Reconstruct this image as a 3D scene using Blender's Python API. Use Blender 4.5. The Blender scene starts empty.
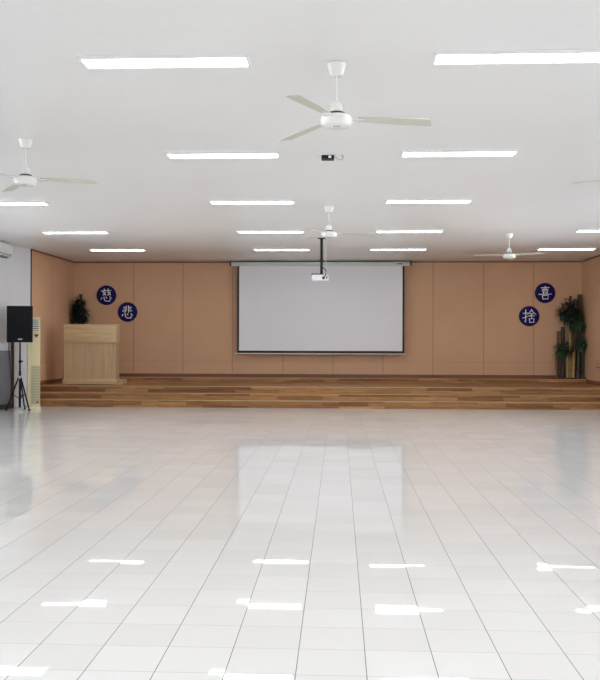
import bpy, bmesh, math, random
from mathutils import Vector, Matrix
random.seed(7)
PI = math.pi
SC = bpy.context.scene
C = SC.collection

# ---------------------------------------------------------------- camera
F = 846.0; H = 1.37
psi = math.atan(39 / F); pitch = math.atan(2.5 / F); roll = -.0028
def ray(px, py):
    x = (px - 300) / F; z = (340 - py) / F
    x, z = x, z - x * roll
    y = math.cos(pitch) - z * math.sin(pitch); z = math.sin(pitch) + z * math.cos(pitch)
    return Vector((x * math.cos(psi) - y * math.sin(psi), x * math.sin(psi) + y * math.cos(psi), z))
def at(px, py, Y):                      # real point at distance Y along the hall
    r = ray(px, py); r = r * (Y / r.y)
    return Vector((r.x, Y, H + r.z))
cam = bpy.data.objects.new('camera', bpy.data.cameras.new('camera')); C.objects.link(cam)
cam.data.sensor_fit = 'HORIZONTAL'; cam.data.sensor_width = 36; cam.data.lens = 36 * F / 600
cam.data.clip_end = 200
fw = ray(300, 340).normalized(); rt = (ray(400, 340) - ray(300, 340)).normalized(); up = rt.cross(fw).normalized()
cam.matrix_world = Matrix((( rt.x, up.x, -fw.x, 0), (rt.y, up.y, -fw.y, 0), (rt.z, up.z, -fw.z, H), (0, 0, 0, 1)))
SC.camera = cam

# ---------------------------------------------------------------- materials
def new_mat(name):
    m = bpy.data.materials.new(name); m.use_nodes = True
    return m, m.node_tree, m.node_tree.nodes['Principled BSDF']
def N(t, typ, **kw):
    n = t.nodes.new(typ)
    for k, v in kw.items():
        if k.startswith('i_'): n.inputs[k[2:]].default_value = v
        else: setattr(n, k, v)
    return n
def plain(name, col, rough=.5, metal=0, var=.06, scale=12, bump=0, spec=.5, coat=0):
    m, t, b = new_mat(name)
    tc = N(t, 'ShaderNodeTexCoord'); nz = N(t, 'ShaderNodeTexNoise'); nz.inputs['Scale'].default_value = scale
    nz.inputs['Detail'].default_value = 4
    t.links.new(tc.outputs['Object'], nz.inputs['Vector'])
    mx = N(t, 'ShaderNodeMix', data_type='RGBA')
    mx.inputs[6].default_value = (*[c * (1 - var) for c in col], 1); mx.inputs[7].default_value = (*[min(1, c * (1 + var)) for c in col], 1)
    t.links.new(nz.outputs['Fac'], mx.inputs[0]); t.links.new(mx.outputs[2], b.inputs['Base Color'])
    b.inputs['Roughness'].default_value = rough; b.inputs['Metallic'].default_value = metal
    b.inputs['Specular IOR Level'].default_value = spec; b.inputs['Coat Weight'].default_value = coat
    if bump:
        bp = N(t, 'ShaderNodeBump'); bp.inputs['Strength'].default_value = bump; bp.inputs['Distance'].default_value = .01
        t.links.new(nz.outputs['Fac'], bp.inputs['Height']); t.links.new(bp.outputs[0], b.inputs['Normal'])
    return m
def wood(name, c1, c2, axis='Z', scale=1.0, rough=.45):
    m, t, b = new_mat(name)
    tc = N(t, 'ShaderNodeTexCoord'); mp = N(t, 'ShaderNodeMapping')
    s = {'X': (.6, 14, 14), 'Z': (14, 14, .6)}[axis]; mp.inputs['Scale'].default_value = [v * scale for v in s]
    nz = N(t, 'ShaderNodeTexNoise'); nz.inputs['Scale'].default_value = 1.6; nz.inputs['Detail'].default_value = 6
    nz.inputs['Distortion'].default_value = .6
    rp = N(t, 'ShaderNodeValToRGB'); rp.color_ramp.elements[0].position = .3; rp.color_ramp.elements[1].position = .7
    rp.color_ramp.elements[0].color = (*c1, 1); rp.color_ramp.elements[1].color = (*c2, 1)
    t.links.new(tc.outputs['Object'], mp.inputs[0]); t.links.new(mp.outputs[0], nz.inputs['Vector'])
    t.links.new(nz.outputs['Fac'], rp.inputs[0]); t.links.new(rp.outputs[0], b.inputs['Base Color'])
    b.inputs['Roughness'].default_value = rough
    return m
def mth(t, op, a, b=None, c=None):
    n = N(t, 'ShaderNodeMath', operation=op)
    for i, v in enumerate((a, b, c)):
        if v is None: continue
        if isinstance(v, (int, float)): n.inputs[i].default_value = v
        else: t.links.new(v, n.inputs[i])
    return n.outputs[0]

# polished floor tiles
TILE = .2935; TX = -.1755; TY = 4.075
def floor_mat():
    m, t, b = new_mat('polished_tile')
    tc = N(t, 'ShaderNodeTexCoord'); sp = N(t, 'ShaderNodeSeparateXYZ'); t.links.new(tc.outputs['Object'], sp.inputs[0])
    u = mth(t, 'DIVIDE', mth(t, 'SUBTRACT', sp.outputs[0], TX), TILE)
    v = mth(t, 'DIVIDE', mth(t, 'SUBTRACT', sp.outputs[1], TY), TILE)
    fu = mth(t, 'FLOOR', u); fv = mth(t, 'FLOOR', v)
    def edge(q, w):
        fr = mth(t, 'FRACT', q)
        d = mth(t, 'MINIMUM', fr, mth(t, 'SUBTRACT', 1.0, fr))
        return mth(t, 'LESS_THAN', d, w)
    gu = edge(u, .0068); gv = edge(v, .0072)
    cell = N(t, 'ShaderNodeCombineXYZ'); t.links.new(fu, cell.inputs[0]); t.links.new(fv, cell.inputs[1])
    wn = N(t, 'ShaderNodeTexWhiteNoise', noise_dimensions='3D'); t.links.new(cell.outputs[0], wn.inputs['Vector'])
    colc = N(t, 'ShaderNodeCombineXYZ'); t.links.new(fu, colc.inputs[0])
    wn2 = N(t, 'ShaderNodeTexWhiteNoise', noise_dimensions='3D'); t.links.new(colc.outputs[0], wn2.inputs['Vector'])
    nz = N(t, 'ShaderNodeTexNoise'); nz.inputs['Scale'].default_value = 9; nz.inputs['Detail'].default_value = 5
    t.links.new(tc.outputs['Object'], nz.inputs['Vector'])
    rp = N(t, 'ShaderNodeValToRGB')
    rp.color_ramp.elements[0].color = (.76, .748, .725, 1); rp.color_ramp.elements[1].color = (.825, .815, .80, 1)
    fac = mth(t, 'ADD', mth(t, 'MULTIPLY', wn.outputs['Value'], .75), mth(t, 'MULTIPLY', nz.outputs['Fac'], .3))
    t.links.new(fac, rp.inputs[0])
    m1 = N(t, 'ShaderNodeMix', data_type='RGBA'); t.links.new(rp.outputs[0], m1.inputs[6]); m1.inputs[7].default_value = (.42, .41, .40, 1)
    t.links.new(gv, m1.inputs[0])
    m2 = N(t, 'ShaderNodeMix', data_type='RGBA'); t.links.new(m1.outputs[2], m2.inputs[6]); m2.inputs[7].default_value = (.13, .125, .12, 1)
    t.links.new(gu, m2.inputs[0]); t.links.new(m2.outputs[2], b.inputs['Base Color'])
    g = mth(t, 'MAXIMUM', gu, gv)
    t.links.new(mth(t, 'ADD', .02, mth(t, 'MULTIPLY', g, .5)), b.inputs['Roughness'])
    # each tile lies a hair out of level
    sc = N(t, 'ShaderNodeSeparateColor'); t.links.new(wn.outputs['Color'], sc.inputs[0])
    s2 = N(t, 'ShaderNodeSeparateColor'); t.links.new(wn2.outputs['Color'], s2.inputs[0])
    K = .0035
    tx = mth(t, 'MULTIPLY', mth(t, 'SUBTRACT', sc.outputs[0], .5), K)
    ty = mth(t, 'ADD', mth(t, 'MULTIPLY', mth(t, 'SUBTRACT', sc.outputs[1], .5), K), mth(t, 'MULTIPLY', mth(t, 'SUBTRACT', s2.outputs[1], .5), K))
    n2 = N(t, 'ShaderNodeTexNoise'); n2.inputs['Scale'].default_value = 1.4; t.links.new(tc.outputs['Object'], n2.inputs['Vector'])
    ty = mth(t, 'ADD', ty, mth(t, 'MULTIPLY', mth(t, 'SUBTRACT', n2.outputs['Fac'], .5), .0032))
    nv = N(t, 'ShaderNodeCombineXYZ'); t.links.new(tx, nv.inputs[0]); t.links.new(ty, nv.inputs[1]); nv.inputs[2].default_value = 1
    nn = N(t, 'ShaderNodeVectorMath', operation='NORMALIZE'); t.links.new(nv.outputs[0], nn.inputs[0])
    t.links.new(nn.outputs[0], b.inputs['Normal'])
    b.inputs['IOR'].default_value = 1.5
    return m
# stage planks
def plank_mat():
    m, t, b = new_mat('stage_planks')
    tc = N(t, 'ShaderNodeTexCoord'); sp = N(t, 'ShaderNodeSeparateXYZ'); t.links.new(tc.outputs['Object'], sp.inputs[0])
    v = mth(t, 'ADD', sp.outputs[1], sp.outputs[2])
    cb = N(t, 'ShaderNodeCombineXYZ'); t.links.new(sp.outputs[0], cb.inputs[0]); t.links.new(v, cb.inputs[1])
    br = N(t, 'ShaderNodeTexBrick'); t.links.new(cb.outputs[0], br.inputs['Vector'])
    br.inputs['Scale'].default_value = 1; br.inputs['Brick Width'].default_value = .95; br.inputs['Row Height'].default_value = .073
    br.inputs['Mortar Size'].default_value = .0018; br.inputs['Mortar Smooth'].default_value = .3; br.offset = .37; br.inputs['Bias'].default_value = -.1
    br.inputs['Color1'].default_value = (.235, .10, .036, 1); br.inputs['Color2'].default_value = (.50, .275, .115, 1)
    br.inputs['Mortar'].default_value = (.07, .04, .02, 1)
    mp = N(t, 'ShaderNodeMapping'); mp.inputs['Scale'].default_value = (1.2, 30, 30); t.links.new(tc.outputs['Object'], mp.inputs[0])
    nz = N(t, 'ShaderNodeTexNoise'); nz.inputs['Scale'].default_value = 2; nz.inputs['Detail'].default_value = 5; nz.inputs['Distortion'].default_value = .8
    t.links.new(mp.outputs[0], nz.inputs['Vector'])
    mx = N(t, 'ShaderNodeMix', data_type='RGBA', blend_type='MULTIPLY'); mx.inputs[0].default_value = .8
    rp = N(t, 'ShaderNodeValToRGB'); rp.color_ramp.elements[0].color = (.5, .45, .4, 1); rp.color_ramp.elements[1].color = (1.3, 1.3, 1.25, 1)
    rp.color_ramp.elements[0].position = .3; rp.color_ramp.elements[1].position = .7
    t.links.new(nz.outputs['Fac'], rp.inputs[0]); t.links.new(br.outputs['Color'], mx.inputs[6]); t.links.new(rp.outputs[0], mx.inputs[7])
    t.links.new(mx.outputs[2], b.inputs['Base Color']); b.inputs['Roughness'].default_value = .5; b.inputs['Specular IOR Level'].default_value = .3
    return m
# tan cloth-faced board with joints; axis: which coordinate runs along the wall
def board_mat(name, axis, seams, hz, col=(.645, .40, .245)):
    m, t, b = new_mat(name)
    tc = N(t, 'ShaderNodeTexCoord'); sp = N(t, 'ShaderNodeSeparateXYZ'); t.links.new(tc.outputs['Object'], sp.inputs[0])
    a = sp.outputs[axis]
    mask = mth(t, 'MULTIPLY', mth(t, 'COMPARE', sp.outputs[2], hz, .007), .6)
    for s in seams: mask = mth(t, 'MAXIMUM', mask, mth(t, 'COMPARE', a, s, .011))
    nz = N(t, 'ShaderNodeTexNoise'); nz.inputs['Scale'].default_value = 1.3; nz.inputs['Detail'].default_value = 5
    t.links.new(tc.outputs['Object'], nz.inputs['Vector'])
    n2 = N(t, 'ShaderNodeTexNoise'); n2.inputs['Scale'].default_value = 45; t.links.new(tc.outputs['Object'], n2.inputs['Vector'])
    wv = N(t, 'ShaderNodeTexChecker'); wv.inputs['Scale'].default_value = 28; t.links.new(tc.outputs['Object'], wv.inputs['Vector'])
    f = mth(t, 'ADD', mth(t, 'MULTIPLY', nz.outputs['Fac'], .65), mth(t, 'ADD', mth(t, 'MULTIPLY', n2.outputs['Fac'], .25), mth(t, 'MULTIPLY', wv.outputs['Fac'], .1)))
    mx = N(t, 'ShaderNodeMix', data_type='RGBA'); t.links.new(f, mx.inputs[0])
    mx.inputs[6].default_value = (*[c * .86 for c in col], 1); mx.inputs[7].default_value = (*[c * 1.14 for c in col], 1)
    m2 = N(t, 'ShaderNodeMix', data_type='RGBA'); t.links.new(mth(t, 'MULTIPLY', mask, .4), m2.inputs[0]); t.links.new(mx.outputs[2], m2.inputs[6])
    m2.inputs[7].default_value = (.17, .075, .045, 1)
    t.links.new(m2.outputs[2], b.inputs['Base Color']); b.inputs['Roughness'].default_value = .6
    b.inputs['Specular IOR Level'].default_value = .3
    bp = N(t, 'ShaderNodeBump'); bp.inputs['Strength'].default_value = .15; bp.inputs['Distance'].default_value = .003
    t.links.new(n2.outputs['Fac'], bp.inputs['Height']); t.links.new(bp.outputs[0], b.inputs['Normal'])
    return m
def ceiling_mat():
    m, t, b = new_mat('ceiling_panel')
    tc = N(t, 'ShaderNodeTexCoord'); sp = N(t, 'ShaderNodeSeparateXYZ'); t.links.new(tc.outputs['Object'], sp.inputs[0])
    q = mth(t, 'FRACT', mth(t, 'DIVIDE', sp.outputs[1], .3)); g = mth(t, 'LESS_THAN', q, .014)
    wn = N(t, 'ShaderNodeTexNoise'); wn.inputs['Scale'].default_value = .8; t.links.new(tc.outputs['Object'], wn.inputs['Vector'])
    mx = N(t, 'ShaderNodeMix', data_type='RGBA'); t.links.new(wn.outputs['Fac'], mx.inputs[0])
    mx.inputs[6].default_value = (.765, .76, .75, 1); mx.inputs[7].default_value = (.80, .795, .785, 1)
    m2 = N(t, 'ShaderNodeMix', data_type='RGBA'); t.links.new(mth(t, 'MULTIPLY', g, .25), m2.inputs[0]); t.links.new(mx.outputs[2], m2.inputs[6])
    m2.inputs[7].default_value = (.55, .54, .53, 1); t.links.new(m2.outputs[2], b.inputs['Base Color'])
    b.inputs['Roughness'].default_value = .32; b.inputs['Specular IOR Level'].default_value = .35
    return m
def emit(name, col, s):
    m, t, b = new_mat(name)
    b.inputs['Base Color'].default_value = (.9, .9, .9, 1)
    b.inputs['Emission Color'].default_value = (*col, 1); b.inputs['Emission Strength'].default_value = s
    return m
def glass_mat():
    m = bpy.data.materials.new('window_glass'); m.use_nodes = True; t = m.node_tree; t.nodes.clear()
    o = N(t, 'ShaderNodeOutputMaterial'); mx = N(t, 'ShaderNodeMixShader'); tr = N(t, 'ShaderNodeBsdfTransparent'); gl = N(t, 'ShaderNodeBsdfGlossy')
    gl.inputs['Roughness'].default_value = .02; fr = N(t, 'ShaderNodeFresnel')
    t.links.new(fr.outputs[0], mx.inputs[0]); t.links.new(tr.outputs[0], mx.inputs[1]); t.links.new(gl.outputs[0], mx.inputs[2]); t.links.new(mx.outputs[0], o.inputs[0])
    return m

LAMP = 13.0
M = dict(
    floor=floor_mat(), ceiling=ceiling_mat(), planks=plank_mat(),
    white_wall=plain('white_paint', (.72, .735, .77), .6, var=.02, scale=3),
    grey_paint=plain('grey_gloss_paint', (.19, .20, .225), .45, var=.05, scale=4),
    black_skirting=plain('black_skirting', (.025, .025, .028), .5),
    skirting=plain('red_brown_skirting', (.20, .075, .042), .45, var=.15, scale=8),
    dark_trim=plain('dark_brown_trim', (.07, .035, .022), .5),
    diffuser=emit('lamp_diffuser', (1, .995, .98), LAMP),
    lamp_frame=plain('white_lamp_frame', (.8, .8, .79), .4, var=.02),
    fan_white=plain('glossy_white_enamel', (.80, .80, .76), .25, var=.02, coat=.3),
    fan_blade=plain('cream_blade', (.56, .53, .45), .4, var=.03),
    dark_metal=plain('dark_metal', (.06, .06, .06), .4, metal=.6),
    black=plain('black_plastic', (.009, .009, .011), .5, spec=.25),
    grille=plain('black_speaker_mesh', (.010, .010, .012), .8, bump=.4, scale=120, spec=.1),
    badge=plain('silver_badge', (.5, .5, .5), .3, metal=.6),
    chrome=plain('steel', (.6, .6, .6), .3, metal=1),
    cable=plain('black_cable', (.02, .02, .022), .5), white_cable=plain('white_conduit', (.7, .71, .7), .5),
    cream=plain('yellowed_cream_plastic', (.70, .60, .34), .4, var=.04),
    cream_light=plain('pale_cream_plastic', (.80, .74, .52), .4, var=.03),
    grille_green=plain('grey_green_grille', (.34, .34, .22), .5, var=.1),
    slat_dark=plain('dark_slot', (.04, .045, .045), .5),
    ac_white=plain('white_plastic', (.88, .885, .89), .35, var=.02),
    oak_v=wood('oak_upright', (.42, .275, .145), (.54, .37, .21), 'Z'), oak_h=wood('oak_lengthwise', (.46, .30, .155), (.60, .42, .235), 'X'),
    screen=plain('matte_screen_fabric', (.88, .89, .93), .8, var=.01, spec=.1),
    screen_border=plain('black_border', (.012, .012, .014), .6),
    casing=plain('painted_metal_casing', (.62, .66, .62), .4, var=.02), slat=plain('white_weight_bar', (.75, .75, .75), .4),
    navy=plain('navy_blue_acrylic', (.014, .010, .11), .6, var=.2, spec=.15), letter=plain('silver_white_lettering', (.92, .93, 1.0), .5, var=.05),
    navy_rim=plain('dark_rim', (.05, .035, .05), .5),
    leaf=plain('dark_green_leaf', (.035, .10, .045), .5, var=.5, scale=9), leaf_deep=plain('blackish_green_leaf', (.014, .034, .022), .6, var=.5, scale=9),
    leaf_red=plain('dark_maroon_leaf', (.06, .018, .02), .4, var=.3),
    bamboo_dark=plain('dark_bamboo', (.055, .042, .032), .5, var=.4, scale=6), bamboo_pale=plain('pale_bamboo', (.36, .25, .10), .45, var=.15, scale=6),
    bamboo_brown=plain('brown_bamboo', (.15, .085, .045), .5, var=.3, scale=6),
    pot=plain('dark_glazed_pot', (.05, .03, .025), .3), soil=plain('soil', (.03, .02, .015), .9, bump=.6, scale=40),
    alu=plain('grey_aluminium', (.55, .56, .58), .4, metal=.5), glass=glass_mat(),
    proj=plain('white_projector_shell', (.75, .77, .82), .35, var=.02), vent=plain('dark_vent', (.05, .05, .06), .5),
    lens=plain('lens', (.01, .01, .02), .05),
)

# ---------------------------------------------------------------- mesh helpers
class MB:
    def __init__(s): s.bm = bmesh.new()
    def _bev(s, geo, w, seg=2):
        if w > 0:
            es = list({e for v in geo for e in v.link_edges})
            bmesh.ops.bevel(s.bm, geom=es, offset=w, segments=seg, affect='EDGES', profile=.6)
    def box(s, lo, hi, bev=0, mat=None):
        g = bmesh.ops.create_cube(s.bm, size=1)['verts']
        lo = Vector(lo); hi = Vector(hi)
        for v in g:
            v.co = Vector((lo[i] + (v.co[i] + .5) * (hi[i] - lo[i]) for i in range(3)))
            if mat: v.co = mat @ v.co
        s._bev(g, bev); return s
    def poly(s, verts, faces):
        vs = [s.bm.verts.new(v) for v in verts]
        for f in faces: s.bm.faces.new([vs[i] for i in f])
        return s
    def lathe(s, prof, c=(0, 0, 0), seg=32, axis='Z'):
        c = Vector(c); rings = []
        for r, z in prof:
            ring = []
            for k in range(seg):
                a = 2 * PI * k / seg
                p = (r * math.cos(a), r * math.sin(a), z) if axis == 'Z' else (r * math.cos(a), z, r * math.sin(a))
                ring.append(s.bm.verts.new(c + Vector(p)))
            rings.append(ring)
        for a, b in zip(rings, rings[1:]):
            for k in range(seg): s.bm.faces.new((a[k], a[(k + 1) % seg], b[(k + 1) % seg], b[k]))
        s.bm.faces.new(rings[0][::-1]); s.bm.faces.new(rings[-1]); return s
    def tube(s, pts, r, seg=10):
        pts = [Vector(p) for p in pts]; rings = []
        n = len(pts); rad = r if isinstance(r, (list, tuple)) else [r] * n
        for i, p in enumerate(pts):
            d = (pts[min(i + 1, n - 1)] - pts[max(i - 1, 0)]).normalized()
            a = d.cross(Vector((0, 0, 1)) if abs(d.z) < .95 else Vector((1, 0, 0))).normalized(); b = d.cross(a)
            rings.append([s.bm.verts.new(p + (a * math.cos(2 * PI * k / seg) + b * math.sin(2 * PI * k / seg)) * rad[i]) for k in range(seg)])
        for x, y in zip(rings, rings[1:]):
            for k in range(seg): s.bm.faces.new((x[k], x[(k + 1) % seg], y[(k + 1) % seg], y[k]))
        s.bm.faces.new(rings[0][::-1]); s.bm.faces.new(rings[-1]); return s
    def leaf(s, p, d, L, W, droop=.3):
        p = Vector(p); d = Vector(d).normalized()
        side = d.cross(Vector((0, 0, 1)))
        side = side.normalized() if side.length > .01 else Vector((1, 0, 0))
        up = side.cross(d)
        rows = []
        for i, (q, w) in enumerate(((0, .08), (.25, .8), (.55, 1), (.8, .6), (1, .04))):
            c = p + d * L * q - Vector((0, 0, 1)) * droop * L * q * q
            rows.append([s.bm.verts.new(c + side * W * w * .5 + up * W * .12), s.bm.verts.new(c), s.bm.verts.new(c - side * W * w * .5 + up * W * .12)])
        for a, b in zip(rows, rows[1:]):
            for k in (0, 1): s.bm.faces.new((a[k], a[k + 1], b[k + 1], b[k]))
    def build(s, name, mat, parent=None, loc=(0, 0, 0), rot=(0, 0, 0), smooth=True):
        me = bpy.data.meshes.new(name); bmesh.ops.recalc_face_normals(s.bm, faces=s.bm.faces[:])
        s.bm.to_mesh(me); s.bm.free()
        me.materials.append(M[mat])
        if smooth:
            me.polygons.foreach_set('use_smooth', [True] * len(me.polygons))
            try: me.set_sharp_from_angle(angle=math.radians(35))
            except Exception: pass
        o = bpy.data.objects.new(name, me); C.objects.link(o); o.location = loc; o.rotation_euler = rot
        if parent: o.parent = parent
        return o
def thing(name, label, cat, loc=(0, 0, 0), rz=0, group=None):
    o = bpy.data.objects.new(name, None); C.objects.link(o); o.empty_display_size = .1
    o.location = loc; o.rotation_euler = (0, 0, rz); o['label'] = label; o['category'] = cat
    if group: o['group'] = group
    return o
def tag(o, label, cat, group=None):
    o['label'] = label; o['category'] = cat
    if group: o['group'] = group
    return o
def struct(o, label=None):
    o['kind'] = 'structure'
    if label: o['label'] = label
    return o
def dup(root, loc, rz, label, group=None):
    r = root.copy(); C.objects.link(r); r.location = loc; r.rotation_euler = (0, 0, rz); r['label'] = label
    if group: r['group'] = group
    for ch in list(root.children):
        c = ch.copy(); C.objects.link(c); c.parent = r
        for g in ch.children:
            d = g.copy(); C.objects.link(d); d.parent = c
    return r

# ---------------------------------------------------------------- setting
CZ = 3.37                     # ceiling height
XL, XR, YB, YF = -6.63, 5.90, 20.88, -4.5
XW = -7.05                    # plain left wall nearer the camera
T = .2
struct(MB().box((XW - T, YF - T, -.2), (XR + T, YB + T, 0)).build('floor', 'floor', smooth=False), 'polished off-white square floor tiles')
struct(MB().box((XW - T, YF - T, CZ), (XR + T, YB + T, CZ + .2)).build('ceiling', 'ceiling', smooth=False), 'flat white panelled ceiling')
seams = [at(p, 320, YB).x for p in (133.5, 182.8, 232.3, 283, 333, 383, 433, 483.4, 533.5)]
M['board_b'] = board_mat('tan_board_back', 0, seams, at(180, 361, YB).z)
M['board_s'] = board_mat('tan_board_side', 1, (19.25, 20.45), .91)
struct(MB().box((XL - T, YB, 0), (XR + T, YB + T, CZ)).build('wall_back', 'board_b', smooth=False), 'tan boarded back wall behind the stage')
YS = 17.95
struct(MB().box((XL - T, YS, 0), (XL, YB, CZ)).build('wall_stage_left', 'board_s', smooth=False), 'tan boarded side wall left of the stage')
struct(MB().box((XR, 17.2, 0), (XR + T, YB, CZ)).build('wall_stage_right', 'board_s', smooth=False), 'tan boarded side wall right of the stage')
# splayed length of white wall joining the stage wall to the hall wall
def splay(z0, z1, name, mat, th=.2, off=0, a=(XL - .003, YS), b=(-6.90, 16.1)):
    ax, ay = a; bx, by = b
    n = Vector((by - ay, -(bx - ax))).normalized() * -1
    if n.x > 0: n = -n
    q = [(ax - n.x * off, ay - n.y * off), (bx - n.x * off, by - n.y * off), (bx + n.x * th, by + n.y * th), (ax + n.x * th, ay + n.y * th)]
    vs = [(x, y, z) for z in (z0, z1) for x, y in q]
    return MB().poly(vs, [(0, 1, 2, 3), (7, 6, 5, 4), (0, 4, 5, 1), (1, 5, 6, 2), (2, 6, 7, 3), (3, 7, 4, 0)]).build(name, mat, smooth=False)
struct(splay(0, CZ, 'wall_left_corner', 'white_wall'))
def wall_with_windows(name, x0, x1, ya, yb, openings, mat):
    m = MB(); zs, zt = 1.28, 2.75; y = ya
    for (o0, o1) in openings:
        m.box((x0, y, 0), (x1, o0, CZ)); m.box((x0, o0, 0), (x1, o1, zs)); m.box((x0, o0, zt), (x1, o1, CZ)); y = o1
    m.box((x0, y, 0), (x1, yb, CZ))
    return struct(m.build(name, mat, smooth=False))
opsL = [(-2.6, .2), (2.0, 4.8), (6.6, 9.4), (10.7, 15.9)]  # unseen windows; the stage-end opening is widened to brighten the stage
opsR = [(-2.6, .2), (2.0, 4.8), (6.6, 9.4), (10.8, 16.7)]  # out of view too; last opening enlarged to throw light on the stage
wall_with_windows('wall_left', XW - T, XW, YF, 16.12, opsL, 'white_wall')
# short return closing the plain wall to the splay
struct(MB().box((XW - T, 16.12, 0), (-6.905, 16.2, CZ)).build('wall_left_return', 'white_wall', smooth=False))
wall_with_windows('wall_right', XR, XR + T, YF, 17.2, opsR, 'white_wall')
opsF_added = [(-5.4, -3.0), (1.6, 4.0)]  # unseen window openings added behind the camera to light screen and back wall
m = MB(); xx = XW - T
for (o0, o1) in opsF_added:
    m.box((xx, YF - T, 0), (o0, YF, CZ)); m.box((o0, YF - T, 0), (o1, YF, .9)); m.box((o0, YF - T, 2.9), (o1, YF, CZ)); xx = o1
m.box((xx, YF - T, 0), (XR + T, YF, CZ)); struct(m.build('wall_front', 'white_wall', smooth=False))
for k_, (o0, o1) in enumerate(opsF_added):
    w = bpy.data.objects.new('window_%d' % (20 + k_), None); C.objects.link(w); struct(w, 'added aluminium framed window behind the camera, lighting the screen and back wall')
    m = MB(); f = .05; y0, y1 = YF - .14, YF - .06
    m.box((o0, y0, .9), (o1, y1, .95)); m.box((o0, y0, 2.85), (o1, y1, 2.9))
    for j in range(4):
        q_ = o0 + (o1 - o0 - f) * j / 3; m.box((q_, y0, .95), (q_ + f, y1, 2.85))
    m.build('window_frame', 'alu', w, smooth=False)
    MB().box((o0 + .02, YF - .103, .92), (o1 - .02, YF - .097, 2.88)).build('window_pane', 'glass', w, smooth=False)
    l = bpy.data.lights.new('daylight_portal', 'AREA'); l.shape = 'RECTANGLE'; l.size = o1 - o0; l.size_y = 2.0; l.cycles.is_portal = True
    lo = bpy.data.objects.new('daylight_portal', l); C.objects.link(lo); lo.location = ((o0 + o1) / 2, YF - T - .02, 1.9)
    lo.rotation_euler = Vector((0, 1, 0)).to_track_quat('-Z', 'Y').to_euler()
k = 0
for side, xs, ops in (('L', (XW - .14, XW - .06), opsL), ('R', (XR + .06, XR + .14), opsR)):
    for (y0, y1) in ops:
        k += 1; w = bpy.data.objects.new('window_%d' % k, None); C.objects.link(w); struct(w, 'aluminium framed window in the side wall')
        z0, z1 = 1.28, 2.75; m = MB(); f = .05
        m.box((xs[0], y0, z0), (xs[1], y1, z0 + f)); m.box((xs[0], y0, z1 - f), (xs[1], y1, z1))
        nb = 3
        for j in range(nb + 1):
            yy = y0 + (y1 - y0 - f) * j / nb; m.box((xs[0], yy, z0 + f), (xs[1], yy + f, z1 - f))
        m.build('window_frame', 'alu', w, smooth=False)
        xm = (xs[0] + xs[1]) / 2
        MB().box((xm - .003, y0 + f * .5, z0 + f * .5), (xm + .003, y1 - f * .5, z1 - f * .5)).build('window_pane', 'glass', w, smooth=False)
        l = bpy.data.lights.new('daylight_portal', 'AREA'); l.shape = 'RECTANGLE'; l.size = y1 - y0; l.size_y = z1 - z0
        l.cycles.is_portal = True
        lo = bpy.data.objects.new('daylight_portal', l); C.objects.link(lo)
        lo.location = ((XW - T - .02) if side == 'L' else (XR + T + .02), (y0 + y1) / 2, (z0 + z1) / 2)
        d = Vector((1, 0, 0)) if side == 'L' else Vector((-1, 0, 0)); lo.rotation_euler = d.to_track_quat('-Z', 'Y').to_euler()

# stage: three steps, then a low ledge along the back wall
xs0 = -6.40
Z1, Z2, Z3, Z4 = .155, .28, .412, .515
struct(MB().box((xs0, 17.62, 0), (XR, 17.95, Z1), .004).build('trim_1', 'planks', smooth=False), 'lowest wooden step of the stage')
struct(MB().box((XL, YS, 0), (XR, 18.27, Z2), .004).build('trim_2', 'planks', smooth=False), 'middle wooden step of the stage')
struct(MB().box((XL, 18.27, 0), (XR, 20.36, Z3), .004).build('trim_3', 'planks', smooth=False), 'wooden stage floor')
xe = at(586.5, 378, 20.36).x
struct(MB().box((XL, 20.36, 0), (xe, YB, Z4), .004).build('trim_4', 'planks', smooth=False), 'low wooden ledge along the back wall')
struct(MB().box((xe, 20.36, 0), (XR, YB, Z3)).build('trim_5', 'planks', smooth=False), 'stage floor right of the ledge')
# nosings
for j, (y, z, x0) in enumerate(((17.62, Z1, xs0), (17.95, Z2, XL), (18.27, Z3, XL), (20.36, Z4, XL))):
    M.setdefault('nosing', wood('light_nosing', (.50, .33, .18), (.66, .48, .30), 'X'))
    struct(MB().box((x0, y - .008, z - .010), (XR if j < 3 else xe, y + .0, z + .001)).build('trim_%d' % (6 + j), 'nosing', smooth=False), 'pale rounded edge of a stage step')
struct(MB().box((XL, YB - .02, Z4), (xe, YB, Z4 + .075)).build('baseboard_back', 'skirting', smooth=False))
struct(MB().box((xe, YB - .02, Z3), (XR, YB, Z3 + .09)).build('baseboard_back_corner', 'skirting', smooth=False))
struct(MB().box((XR - .02, 18.27, Z3), (XR, YB - .02, Z3 + .09)).build('baseboard_right', 'skirting', smooth=False))
struct(MB().box((XL, 18.27, Z3), (XL + .02, 20.34, Z3 + .09)).build('baseboard_left_stage', 'skirting', smooth=False))
struct(MB().box((XL, YB - .02, CZ - .03), (XR, YB, CZ)).build('trim_10', 'skirting', smooth=False), 'thin brown trim where the back wall meets the ceiling')
struct(MB().box((XL, YS, CZ - .03), (XL + .02, YB - .02, CZ)).build('trim_11', 'skirting', smooth=False))
struct(MB().box((XR - .02, 17.2, CZ - .03), (XR, YB - .02, CZ)).build('trim_12', 'skirting', smooth=False))
struct(MB().box((XL - .04, YS - .03, 0), (XL + .012, YS, CZ)).build('trim_13', 'dark_trim', smooth=False), 'dark upright edge where tan boarding meets white wall')
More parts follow.
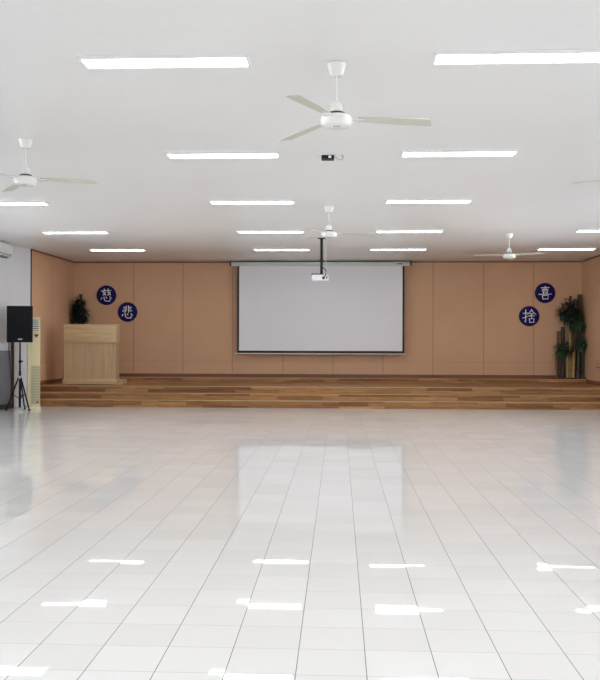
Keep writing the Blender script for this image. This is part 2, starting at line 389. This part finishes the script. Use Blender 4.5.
# grey dado with black skirting, low on the splayed wall
pA = Vector((XL, YS)); pB = Vector((-6.90, 16.1))
dd = pA + (pB - pA) * .44
de = pB + (pB - pA) * .0
struct(splay(.1, 1.19, 'wall_left_dado', 'grey_paint', th=0.0, off=.012, a=(dd.x, dd.y), b=(de.x, de.y)), 'grey painted lower wall')
struct(splay(0, .1, 'baseboard_left', 'black_skirting', th=0.0, off=.03, a=(dd.x, dd.y), b=(de.x, de.y)))
struct(splay(0, 1.42, 'trim_14', 'dark_trim', th=0.0, off=.045, a=(dd.x + .006, dd.y + .05), b=(dd.x, dd.y)), 'dark upright strip ending the grey lower wall')
for (ya, yb) in ((YF, 16.1),):
    struct(MB().box((XW, ya, .1), (XW + .012, yb, 1.19)).build('wall_left_dado_long', 'grey_paint', smooth=False))
    struct(MB().box((XW, ya, 0), (XW + .03, yb, .1)).build('baseboard_left_long', 'black_skirting', smooth=False))

# ---------------------------------------------------------------- ceiling lights
cols = [(-4.79, 'far left column'), (-1.235, 'left of centre column'), (1.25, 'right of centre column'), (4.79, 'far right column')]
rows = [(18.1, 'row nearest the stage'), (15.17, 'second row from the stage'), (11.96, 'third row from the stage'), (8.94, 'fourth row from the stage'),
        (5.945, 'fifth row from the stage'), (2.95, None), (-.1, None), (-3.0, None)]
def make_lamp():
    t = thing('ceiling_light', '', 'ceiling light')
    m = MB(); a, b = .598, .112
    m.box((-a, -b, -.022), (a, -b + .018, 0)); m.box((-a, b - .018, -.022), (a, b, 0))
    m.box((-a, -b + .018, -.022), (-a + .018, b - .018, 0)); m.box((a - .018, -b + .018, -.022), (a, b - .018, 0))
    m.build('lamp_frame', 'lamp_frame', t, smooth=False)
    MB().box((-a + .018, -b + .018, -.014), (a - .018, b - .018, -.002)).build('diffuser', 'diffuser', t, smooth=False)
    return t
lamp = None
for ry, rl in rows:
    for cx, cl in cols:
        if rl: lab = 'glowing ceiling light, %s, %s' % (cl, rl); grp = 'ceiling light panels'
        else: lab = 'glowing white rectangular ceiling light overhead, nearer than the fifth row'; grp = 'ceiling light panels overhead'
        if lamp is None:
            lamp = make_lamp(); lamp.location = (cx, ry, CZ); lamp['label'] = lab; lamp['group'] = grp
        else: dup(lamp, (cx, ry, CZ), 0, lab, grp)

# ---------------------------------------------------------------- ceiling fans
def make_fan():
    t = thing('ceiling_fan', '', 'ceiling fan')
    MB().lathe([(.068, 0), (.074, -.006), (.068, -.02), (.052, -.070), (.044, -.086), (.014, -.092)]).build('canopy', 'fan_white', t)
    MB().lathe([(.008, -.085), (.008, -.30)], seg=14).build('rod', 'fan_white', t)
    mt = MB().lathe([(.016, -.272), (.034, -.280), (.046, -.30), (.050, -.345), (.040, -.352), (.038, -.366), (.085, -.370), (.108, -.382), (.114, -.40),
                (.112, -.432), (.098, -.450), (.06, -.456), (.01, -.457)], seg=40).build('motor_housing', 'fan_white', t)
    MB().lathe([(.052, -.3505), (.060, -.354), (.060, -.362), (.042, -.368)], seg=30).build('shadow_ring', 'dark_metal', mt)
    for a in (4.3, 4.7, 5.1): MB().lathe([(.005, -.452), (.005, -.462)], (.045 * math.cos(a), .045 * math.sin(a), 0), 8).build('screw', 'dark_metal', mt)
    for k in range(3):
        b = MB(); th = math.radians(-9); n = 8; top = []; bot = []
        vs = []
        for i in range(n + 1):
            q = i / n; x = .15 + .55 * q; hw = .040 + .016 * min(1, q * 2)
            cut = .03 if i == n else 0
            for (sx, dz) in ((-1, 0), (1, 0), (1, -.005), (-1, -.005)):
                y = sx * hw; vs.append((x - (cut if sx < 0 else 0), y * math.cos(th), -.392 - .016 * q + y * math.sin(th) + dz))
        fs = []
        for i in range(n):
            o = i * 4
            for j in range(4): fs.append((o + j, o + (j + 1) % 4, o + 4 + (j + 1) % 4, o + 4 + j))
        fs += [(3, 2, 1, 0), (n * 4, n * 4 + 1, n * 4 + 2, n * 4 + 3)]
        bl = b.poly(vs, fs).build('blade', 'fan_blade', t, rot=(0, 0, 2 * PI * k / 3))
        MB().box((.095, -.022, -.400), (.20, .022, -.3925), .002).box((.13, -.035, -.405), (.19, .035, -.398), .002).build('blade_bracket', 'fan_white', bl)
    return t
fan = make_fan()
fans = [((-.022, 6.07), 6, 'white three-bladed ceiling fan, largest, between the two nearest lights'),
        ((-3.095, 8.22), 6, 'white three-bladed ceiling fan hanging on the left'),
        ((-.15, 12.45), 3, 'small white ceiling fan hanging in front of the projector pole'),
        ((3.10, 15.6), 195, 'white ceiling fan hanging near the stage, right of the screen'),
        ((2.95, 8.25), 158, 'ceiling fan cut off by the right edge, only a blade tip showing')]
for i, ((x, y), a, lab) in enumerate(fans):
    if i == 0: fan.location = (x, y, CZ); fan.rotation_euler.z = math.radians(a); fan['label'] = lab; fan['group'] = 'ceiling fans'
    else: dup(fan, (x, y, CZ), math.radians(a), lab, 'ceiling fans')

# unused bracket plate on the ceiling
p = at(328, 155, 9.0)
t = thing('ceiling_socket', 'small black ceiling socket on a pale plate behind the nearest fan', 'ceiling socket', (p.x, 9.0, CZ))
MB().box((-.115, -.06, -.012), (.09, .16, 0), .003).build('mounting_plate', 'lamp_frame', t)
MB().box((-.075, -.045, -.055), (.06, .06, -.012), .006).build('socket_box', 'black', t)
MB().box((.0, -.05, -.045), (.03, -.0445, -.02)).build('socket_label', 'ac_white', t)
MB().tube([(.06, 0, -.02), (.10, -.01, -.05), (.15, 0, -.055), (.155, .01, -.02), (.14, .02, -.001)], .006).build('wire', 'alu', t)

# ---------------------------------------------------------------- projection screen
ys = 20.70
a = at(237.2, 266, ys); b = at(404.3, 353.6, ys); zt = at(320, 262.1, ys).z; zb = b.z; x0, x1 = a.x, b.x
t = thing('hanging_projection_screen', 'large white pull-down projection screen with black border, hanging on the back wall', 'projection screen', ((x0 + x1) / 2, ys, zb))
ox, oz = (x0 + x1) / 2, zb; hw = (x1 - x0) / 2; zc = at(320, 266, ys).z - oz; bw = .046
MB().box((-hw, -.002, 0), (-hw + bw, .002, zc)).box((hw - bw, -.002, 0), (hw, .002, zc)).box((-hw + bw, -.002, 0), (hw - bw, .002, .060)).build('border', 'screen_border', t, smooth=False)
MB().box((-hw + bw, -.0015, .060), (hw - bw, .0015, zc)).build('screen_surface', 'screen', t, smooth=False)
hx0 = at(231.2, 264, ys).x - ox; hx1 = at(409.5, 264, ys).x - ox
MB().box((hx0, -.055, zc), (hx1, .055, zt - oz), .008).build('casing', 'casing', t)
MB().box((hx0 - .04, -.045, zc + .01), (hx0, .1795, zt - oz + .02), .003).build('end_bracket', 'dark_trim', t)
MB().box((hx1, -.045, zc + .01), (hx1 + .04, .1795, zt - oz + .02), .003).build('end_bracket', 'dark_trim', t)
MB().box((hx0, -.05, zt - oz), (hx1, .05, zt - oz + .014)).build('top_strip', 'screen_border', t)
MB().box((-hw - .04, -.010, -.022), (hw + .04, .010, 0), .004).build('weight_bar', 'slat', t)
c0 = at(396.5, 264, ys).x - ox
MB().box((c0, -.0575, zc + .035), (c0 + .15, -.055, zc + .055)).build('maker_label', 'vent', t)

# ---------------------------------------------------------------- projector on its pole
yp = 16.2
pc = at(320.5, 278, yp); t = thing('ceiling_projector', 'white projector hanging from the ceiling on a long black pole', 'projector', (pc.x, yp, CZ))
def L(px, py): q = at(px, py, yp); return q.x - pc.x, q.z - CZ
x_, zpl = L(321.3, 273.5); xa, ztop = L(312, 275); xb, zbot = L(328.5, 281)
MB().box((x_ - .025, -.025, zpl), (x_ + .025, .025, 0), .003).box((x_ - .07, -.07, -.012), (x_ + .07, .07, 0), .002).build('pole', 'black', t)
pl = MB().box((xa - .01, -.08, ztop), (x_ + .04, .08, ztop + .022), .004).build('mounting_plate', 'black', t)
body = MB().box((xa, -.11, zbot), (xb, .12, ztop), .018).build('projector_body', 'proj', t)
MB().lathe([(.036, .115), (.04, .15), (.03, .15), (.028, .14)], (xb - .085, 0, (ztop + zbot) / 2), 24, 'Y').build('lens', 'lens', body)
MB().lathe([(.028, -.114), (.028, -.109)], (xb - .10, 0, (ztop + zbot) / 2 - .005), 20, 'Y').build('fan_vent', 'vent', body)
MB().lathe([(.016, -.114), (.016, -.109)], (xb - .035, 0, (ztop + zbot) / 2), 20, 'Y').build('socket', 'vent', body)
MB().tube([(x_, -.03, zpl + .15), (x_ + .05, -.06, zpl + .09), (x_ + .09, -.10, zpl + .04), (x_ + .085, -.125, zpl - .03), (x_ + .05, -.13, zpl - .08), (x_ + .02, -.112, zpl - .10)], .010).build('cable', 'cable', t)
xc, _ = L(325.7, 270)
MB().tube([(xc, 0, -.001), (xc, 0, ztop + .08), (xc + .01, .0, ztop)], .007).build('conduit', 'white_cable', t)

# ---------------------------------------------------------------- lectern
yl = 18.62
pa = at(64.0, 384.4, yl); pb = at(116.2, 384.4, yl); W = pb.x - pa.x; top = at(90, 324.2, yl).z - Z3
t = thing('lectern', 'large pale oak lectern with an overhanging front panel, left on the stage', 'lectern', (pa.x, yl, Z3))
lip = top - (at(90, 342.5, yl).z - Z3)
MB().box((-.01, .03, .13), (W - .015, .33, top - lip)).build('body', 'oak_v', t, smooth=False)
MB().box((-.01, .0, top - lip), (W, .35, top - .022), .006).build('front_panel', 'oak_h', t)
MB().box((-.02, -.006, top - .022), (W + .006, .36, top), .006).build('top', 'oak_h', t)
MB().box((-.035, .0, .012), (W + .003, .36, .13), .006).build('plinth', 'oak_h', t)
MB().box((.06, .05, 0), (W - .12, .3, .012)).build('foot', 'black', t)
MB().box((W + .003, .10, .0), (W + .10, .60, .115), .006).build('step_block', 'oak_h', t)

# ---------------------------------------------------------------- round signs with characters
HEART = [[(18, 36), (14, 29), (11, 20)], [(33, 40), (36, 20), (48, 9), (74, 8), (79, 12), (77, 25)], [(48, 40), (56, 28)], [(76, 41), (83, 34), (89, 25)]]
TWIST = [[(35, 82), (23, 70), (36, 70)], [(45, 75), (34, 64), (23, 53), (45, 57)], [(41, 63), (48, 52)]]
G = dict(
    ci=[[(34, 99), (41, 90)], [(66, 99), (58, 89)], [(13, 84), (87, 87)]] + TWIST + [[(x + 35, y) for x, y in q] for q in TWIST] + HEART,
    bei=[[(42, 97), (42, 64), (28, 46)], [(58, 99), (58, 45)], [(22, 86), (42, 88)], [(22, 73), (42, 75)], [(14, 58), (42, 63)],
         [(58, 87), (82, 89)], [(58, 74), (80, 76)], [(58, 60), (86, 62)]] + HEART,
    xi=[[(20, 90), (80, 92)], [(50, 101), (50, 80)], [(28, 79), (72, 81)], [(31, 72), (34, 57)], [(31, 72), (69, 73), (66, 57)], [(34, 59), (66, 59)],
        [(36, 54), (41, 46)], [(64, 55), (58, 46)], [(4, 42), (96, 45)], [(29, 34), (34, 6)], [(29, 34), (73, 35), (67, 6)], [(34, 10), (67, 10)]],
    she=[[(6, 72), (38, 76)], [(24, 99), (24, 8), (14, 16)], [(3, 37), (38, 51)], [(66, 100), (53, 79), (34, 62)], [(66, 98), (80, 77), (99, 64)], [(54, 69), (79, 70)],
         [(44, 53), (90, 55)], [(66, 69), (66, 38)], [(50, 34), (52, 4)], [(50, 34), (83, 35), (81, 4)], [(52, 8), (81, 8)]])
def glyph(key, size, parent):                 # brush-written strokes, each a tapering raised ribbon
    m = MB(); S = size / 100
    for st in G[key]:
        P = [Vector((x - 50, y - 52, 0)) for x, y in st]; n = len(P); vs = []
        for i_, p_ in enumerate(P):
            d_ = (P[min(i_ + 1, n - 1)] - P[max(i_ - 1, 0)]).normalized(); s_ = Vector((-d_.y, d_.x, 0))
            w_ = 3.1 - 1.0 * (i_ / (n - 1)); q_ = p_ - d_ * (1.5 if i_ == 0 else 0)
            for sg in (1, -1): vs += [((q_ + s_ * w_ * sg).x * S, dd_, (q_ + s_ * w_ * sg).y * S) for dd_ in (-.036, -.029)]
        fs = []
        for i_ in range(n - 1):
            o_ = i_ * 4; fs += [(o_, o_ + 2, o_ + 6, o_ + 4), (o_ + 1, o_ + 5, o_ + 7, o_ + 3), (o_, o_ + 4, o_ + 5, o_ + 1), (o_ + 2, o_ + 3, o_ + 7, o_ + 6)]
        fs += [(0, 1, 3, 2), (4 * n - 4, 4 * n - 2, 4 * n - 1, 4 * n - 3)]
        m.poly(vs, fs)
    o = m.build('lettering', 'letter', parent, smooth=False); o['label'] = 'silver-white Chinese character'
signs = [('ci', 106.5, 295.3, 'round navy sign reading 慈, upper of the two signs above the lectern'),
         ('bei', 127.6, 312.1, 'round navy sign reading 悲, lower of the two signs above the lectern'),
         ('xi', 544.8, 293.1, 'round navy sign reading 喜, upper of the two signs beside the bamboo'),
         ('she', 529.0, 316.2, 'round navy sign reading 捨, lower of the two signs beside the bamboo')]
for key, px, py, lab in signs:
    p = at(px, py, YB)
    t = thing('round_sign', lab, 'wall sign', (p.x, YB, p.z), group='round character signs')
    MB().lathe([(.238, -.03), (.245, -.026), (.245, 0)], (0, 0, 0), 48, 'Y').build('disc', 'navy', t)
    glyph(key, .34, t)

# ---------------------------------------------------------------- bamboo arrangements
def clampm(m, x0, x1, y1):
    for v in m.bm.verts: v.co.x = min(max(v.co.x, x0), x1); v.co.y = min(v.co.y, y1)
def foliage(m, c, r, n, L=.15, W=.035):
    for _ in range(n):
        d = Vector((random.gauss(0, 1), random.gauss(0, 1), random.gauss(0, .8)))
        d.normalize(); q = random.random() ** .5
        p = Vector(c) + Vector((d.x * r[0], d.y * r[1], d.z * r[2])) * q
        e = (d + Vector((random.uniform(-.6, .6), random.uniform(-.6, .6), random.uniform(-.6, .3)))).normalized()
        m.leaf(p, e, L * random.uniform(.7, 1.3), W * random.uniform(.7, 1.2), random.uniform(.1, .5))
    for _ in range(max(3, n // 30)):
        d = Vector((random.uniform(-1, 1) * r[0], random.uniform(-1, 1) * r[1], random.uniform(-1, 1) * r[2]))
        m.tube([Vector(c), Vector(c) + d * .5 + Vector((0, 0, .02)), Vector(c) + d], .004, 5)
def pole(parent, x, y, h, r, mat, tilt=0, lab=None):
    pts = []; rad = []; z = .03; n = 0
    while z < h:
        for dz, k in ((0, 1.12), (.012, 1.12), (.02, 1), (.17, .97)):
            if z + dz < h: pts.append((x + tilt * (z + dz), y, z + dz)); rad.append(r * k)
        z += .185
    pts.append((x + tilt * h, y, h)); rad.append(r * .97)
    o = MB().tube(pts, rad, 10).build('bamboo_pole', mat, parent)
    if lab: o['label'] = lab
yb_ = 20.62
base = at(569, 377.5, yb_)
t = thing('bamboo_display', 'tall display of dark and pale bamboo poles with green leaves, right end of ledge', 'bamboo display', (base.x, yb_, Z4))
def BX(px, py): q = at(px, py, yb_); return q.x - base.x, q.z - Z4
MB().box((-.40, -.13, 0), (.37, .14, .035), .01).build('base', 'pot', t)
for px, py, r, mat, dy in ((580.2, 294.5, .055, 'bamboo_dark', .05), (571.2, 296, .035, 'bamboo_dark', .08), (575.8, 299, .035, 'bamboo_brown', .06), (563.2, 327, .050, 'bamboo_dark', .03),
                           (558.6, 331, .030, 'bamboo_brown', .05), (569.8, 331.5, .040, 'bamboo_pale', -.02), (566.8, 354, .035, 'bamboo_pale', -.07), (572.6, 352, .038, 'bamboo_pale', -.08),
                           (577.6, 337, .045, 'bamboo_dark', -.05), (582.6, 340, .045, 'bamboo_dark', .0), (575.0, 318, .035, 'bamboo_brown', .03)):
    x, z = BX(px, py); pole(t, x, dy, z, r, mat, 0, 'pale yellow bamboo pole' if mat == 'bamboo_pale' else None)
for px, py, rx, rz, n, y, mt in ((569, 311, .24, .25, 420, -.02, 'leaf_deep'), (577, 323, .16, .20, 220, -.05, 'leaf'), (580.5, 342, .12, .15, 150, -.10, 'leaf'), (563, 350, .16, .16, 260, -.06, 'leaf')):
    m = MB(); x, z = BX(px, py); foliage(m, (x, y, z), (rx, .13, rz), n, .13, .035); clampm(m, -9, XR - .02 - base.x, YB - .01 - yb_); m.build('foliage', mt, t)
m = MB()
for k in range(7):
    x0_, z0_ = BX(558 + k * .8, 375); x1_, z1_ = BX(555 + k * 1.6, 330 + 8 * random.random() + (20 if k < 3 else 0))
    m.tube([(x0_, -.05 + .02 * k, .03), ((x0_ + x1_) / 2 - .03, -.05, z1_ * .5), (x1_, -.02, z1_)], .006, 6)
m.build('twigs', 'bamboo_dark', t)
base2 = at(77, 380, yb_)
t2 = thing('bamboo_display', 'dark leafy bamboo display showing above the lectern, in the left corner', 'bamboo display', (base2.x, yb_, Z4))
def BX2(px, py): q = at(px, py, yb_); return q.x - base2.x, q.z - Z4
MB().box((-.09, -.13, 0), (.20, .14, .035), .01).build('base', 'pot', t2)
for px, py, r, mat, dy in ((80.5, 294, .028, 'bamboo_brown', .05), (76.5, 299, .03, 'bamboo_dark', .07), (73.3, 304, .03, 'bamboo_dark', .04), (83, 306, .03, 'bamboo_dark', .02), (74, 312, .04, 'bamboo_dark', -.04)):
    x, z = BX2(px, py); pole(t2, x, dy, z, r, mat)
for px, py, rx, rz, n, mt in ((74, 309, .17, .20, 330, 'leaf_deep'), (80, 312, .17, .26, 330, 'leaf_deep'), (77, 322, .22, .16, 330, 'leaf'), (80, 301, .07, .12, 70, 'leaf_deep')):
    m = MB(); x, z = BX2(px, py); foliage(m, (x, -.02, z), (rx, .12, rz), n, .13, .035); clampm(m, XL + .10 - base2.x, 9, YB - .01 - yb_); m.build('foliage', mt, t2)

# potted plant whose leaf tip enters at the right edge
q = at(611.5, 380, 17.05); t = thing('potted_plant', 'dark maroon-leaved plant at the right edge, only a leaf tip showing', 'potted plant', (q.x, 17.05, 0))
MB().lathe([(.11, 0), (.15, .14), (.17, .26), (.18, .28), (.155, .28), (.15, .25)], seg=28).build('pot', 'pot', t)
MB().lathe([(.148, .245), (.148, .255)], seg=20).build('soil', 'soil', t)
MB().tube([(0, 0, .25), (.01, .0, .5), (0, .01, .78)], .012).build('stem', 'bamboo_brown', t)
m = MB()
tip = at(596.2, 367, 17.05) - Vector((q.x, 17.05, 0))
for k in range(15):
    a_ = k * 2.4; z_ = .5 + .022 * k
    dx, dy2 = math.cos(a_), math.sin(a_)
    if dx < -.5: dx *= .55
    m.leaf((0, 0, z_), (dx, dy2 * .9, .55), .21, .06, .5)
d = tip - Vector((0, 0, .80)); m.leaf((0, 0, .80), d, d.length, .10, 0)
m.build('leaves', 'leaf_red', t)

# ---------------------------------------------------------------- loudspeaker, stand, cable
ysp = 16.62
c = at(20.6, 324.5, ysp); zb_ = at(19, 342.4, ysp).z; zt_ = at(19, 306.2, ysp).z; hh = zt_ - zb_
sx = c.x; sp_loc = Vector((sx, ysp, zb_))
t = thing('loudspeaker', 'black box loudspeaker on a tripod stand at the left wall', 'loudspeaker', sp_loc, math.radians(16))
vs = [(-.25, -.2, 0), (.25, -.2, 0), (.15, .2, 0), (-.15, .2, 0)]; vs = vs + [(x, y, hh) for x, y, _ in vs]
m = MB(); m.poly(vs, [(0, 1, 2, 3), (4, 5, 6, 7), (0, 1, 5, 4), (1, 2, 6, 5), (2, 3, 7, 6), (3, 0, 4, 7)]); m._bev(m.bm.verts[:], .014)
m.build('cabinet', 'black', t)
g = MB().box((-.23, -.214, .02), (.23, -.2, hh - .02), .006).build('grille', 'grille', t)
MB().box((-.03, -.2165, .055), (.05, -.214, .072)).build('badge', 'badge', g)
MB().box((.19, -.02, hh * .5), (.205, .04, hh * .56)).build('handle', 'dark_metal', t)
t = thing('speaker_stand', 'black tripod stand holding up the loudspeaker, on the tiled floor', 'speaker stand', (sx - .01, ysp, 0))
hub = .66
MB().lathe([(.024, .06), (.024, hub + .12)], seg=16).lathe([(.019, hub + .10), (.015, zb_)], seg=16).build('pole', 'black', t)
MB().lathe([(.028, hub - .03), (.032, hub - .02), (.032, hub + .02), (.028, hub + .03)], seg=20).build('collar', 'chrome', t)
MB().lathe([(.028, .95), (.028, 1.0)], seg=16).box((.02, -.012, .965), (.06, .012, .99), .003).build('locking_knob', 'black', t)
MB().lathe([(.025, .22), (.025, .26)], seg=16).build('lower_collar', 'black', t)
for a_ in (-25, 205, 90):
    ca, sa = math.cos(math.radians(a_)), math.sin(math.radians(a_)); R = .255
    lg = MB().tube([(ca * .025, sa * .025, hub), (ca * R, sa * R, .022)], .015).build('leg', 'black', t)
    MB().lathe([(.018, 0), (.018, .03), (.012, .04)], (ca * R, sa * R, 0), 12).build('rubber_foot', 'grille', lg)
    MB().tube([(ca * .02, sa * .02, .24), (ca * (.025 + (R - .025) * .52), sa * (.025 + (R - .025) * .52), hub - (hub - .022) * .52)], .008).build('brace', 'black', t)
pts = [(7.5, 312), (4.6, 316), (3.4, 326), (4.4, 336), (6.2, 343), (8.6, 350), (9.6, 360), (11, 372), (11.5, 385), (10.8, 398), (10, 408)]
yc = 17.0
pp = [at(a_, b_, yc) for a_, b_ in pts]; pp = [Vector((max(v.x, -6.74), v.y, max(v.z, .012))) for v in pp]
tag(MB().tube(pp, .008, 8).build('speaker_cable', 'cable'), 'thin dark cable hanging behind the loudspeaker down the white wall', 'cable')

# ---------------------------------------------------------------- floor-standing air conditioner
ya_ = 16.92
A = at(29.2, 411, ya_); B = at(40.3, 411, ya_); zt2 = at(35, 317.2, ya_).z
Wt = (B.x - A.x) * 1.06
t = thing('standing_air_conditioner', 'tall narrow yellowed cream air conditioner standing behind the loudspeaker', 'air conditioner', (A.x - .03, ya_, 0), math.radians(23))
MB().box((0, 0, .05), (Wt, .26, zt2), .02).build('cabinet', 'cream_light', t)
MB().box((.04, -.012, .02), (Wt, .0, zt2 - .02), .005).build('front_panel', 'cream', t)
MB().box((0, -.02, 0), (Wt + .01, .28, .05), .006).build('base', 'cream_light', t)
zl0 = at(35, 330.5, ya_).z; zl1 = zt2 - .035
lv = MB().box((.05, -.018, zl0), (Wt - .035, -.012, zl1)).build('air_outlet', 'slat_dark', t)
m = MB()
for k in range(6):
    z = zl0 + (zl1 - zl0) * (k + .5) / 6; m.box((.05, -.026, z - .010), (Wt - .035, -.018, z + .008))
m.build('louvre', 'ac_white', lv)
zh = at(35, 335.5, ya_).z; xh = at(37.2, 335, ya_).x - A.x
m = MB(); hp = [(0, -.045), (-.042, .005), (-.038, .025), (-.02, .032), (0, .018), (.02, .032), (.038, .025), (.042, .005)]
vs = [(xh + x, y, zh + z) for y in (-.012, -.018) for x, z in hp]; n = len(hp)
m.poly(vs, [tuple(range(n)), tuple(range(2 * n - 1, n - 1, -1))] + [(i, (i + 1) % n, n + (i + 1) % n, n + i) for i in range(n)]); m.build('display', 'slat_dark', t)
zg0, zg1 = at(35, 404, ya_).z, at(35, 366, ya_).z
gr = MB().box((.07, -.017, zg0), (Wt - .01, -.012, zg1)).build('air_intake', 'grille_green', t)
m = MB()
for k in range(24):
    z = zg0 + (zg1 - zg0) * (k + .5) / 24; m.box((.075, -.020, z - .004), (Wt - .015, -.017, z + .004))
m.build('intake_slats', 'cream', gr)
MB().box((Wt - .07, -.022, zg0 + .02), (Wt - .04, -.017, zg0 + .05)).build('knob', 'black', t)

# ---------------------------------------------------------------- wall air conditioner (left edge)
pf = at(12.8, 243.5, 16.95); zt3 = min(pf.z, CZ - .02); zb3 = at(12.8, 258.6, 16.95).z
fx = pf.x; L0 = .95
t = thing('wall_air_conditioner', 'white split air conditioner high on the left wall, cut by the edge', 'air conditioner', (fx, 16.95, zb3))
hh = zt3 - zb3
prof = [(-.27, 0), (-.10, 0), (-.02, .05), (0, .10), (0, hh - .03), (-.03, hh), (-.27, hh)]
vs = [(x, y, z) for y in (-L0, 0) for x, z in prof]; n = len(prof)
m = MB(); m.poly(vs, [tuple(range(n)), tuple(range(2 * n - 1, n - 1, -1))] + [(i, (i + 1) % n, n + (i + 1) % n, n + i) for i in range(n)]); m.build('casing', 'ac_white', t)
MB().box((-.03, -L0 + .06, .055), (.004, -.08, .062)).build('outlet_slot', 'slat_dark', t)
MB().box((-.12, -L0 + .08, -.004), (-.05, -.10, .0)).build('air_flap', 'slat_dark', t)
tag(MB().box((-.012, -.012, 0), (.012, .012, .02), .002).build('wall_hook', 'black', loc=(at(29, 282.5, 17.9).x, 17.89, at(29, 282.5, 17.9).z)), 'tiny black hook on the corner between white wall and tan boards', 'hook')

# ---------------------------------------------------------------- world and view
w = bpy.data.worlds.new('world'); SC.world = w; w.use_nodes = True
bg = w.node_tree.nodes['Background']; bg.inputs[0].default_value = (.90, .94, 1, 1); bg.inputs[1].default_value = 7.0
vs_ = SC.view_settings; vs_.view_transform = 'Standard'; vs_.look = 'None'; vs_.gamma = 1; vs_.use_curve_mapping = False; vs_.exposure = 0.25
cy = SC.cycles; cy.use_denoising = True; cy.max_bounces = 10; cy.diffuse_bounces = 6; cy.glossy_bounces = 5; cy.sample_clamp_indirect = 6
cy.use_light_tree = True
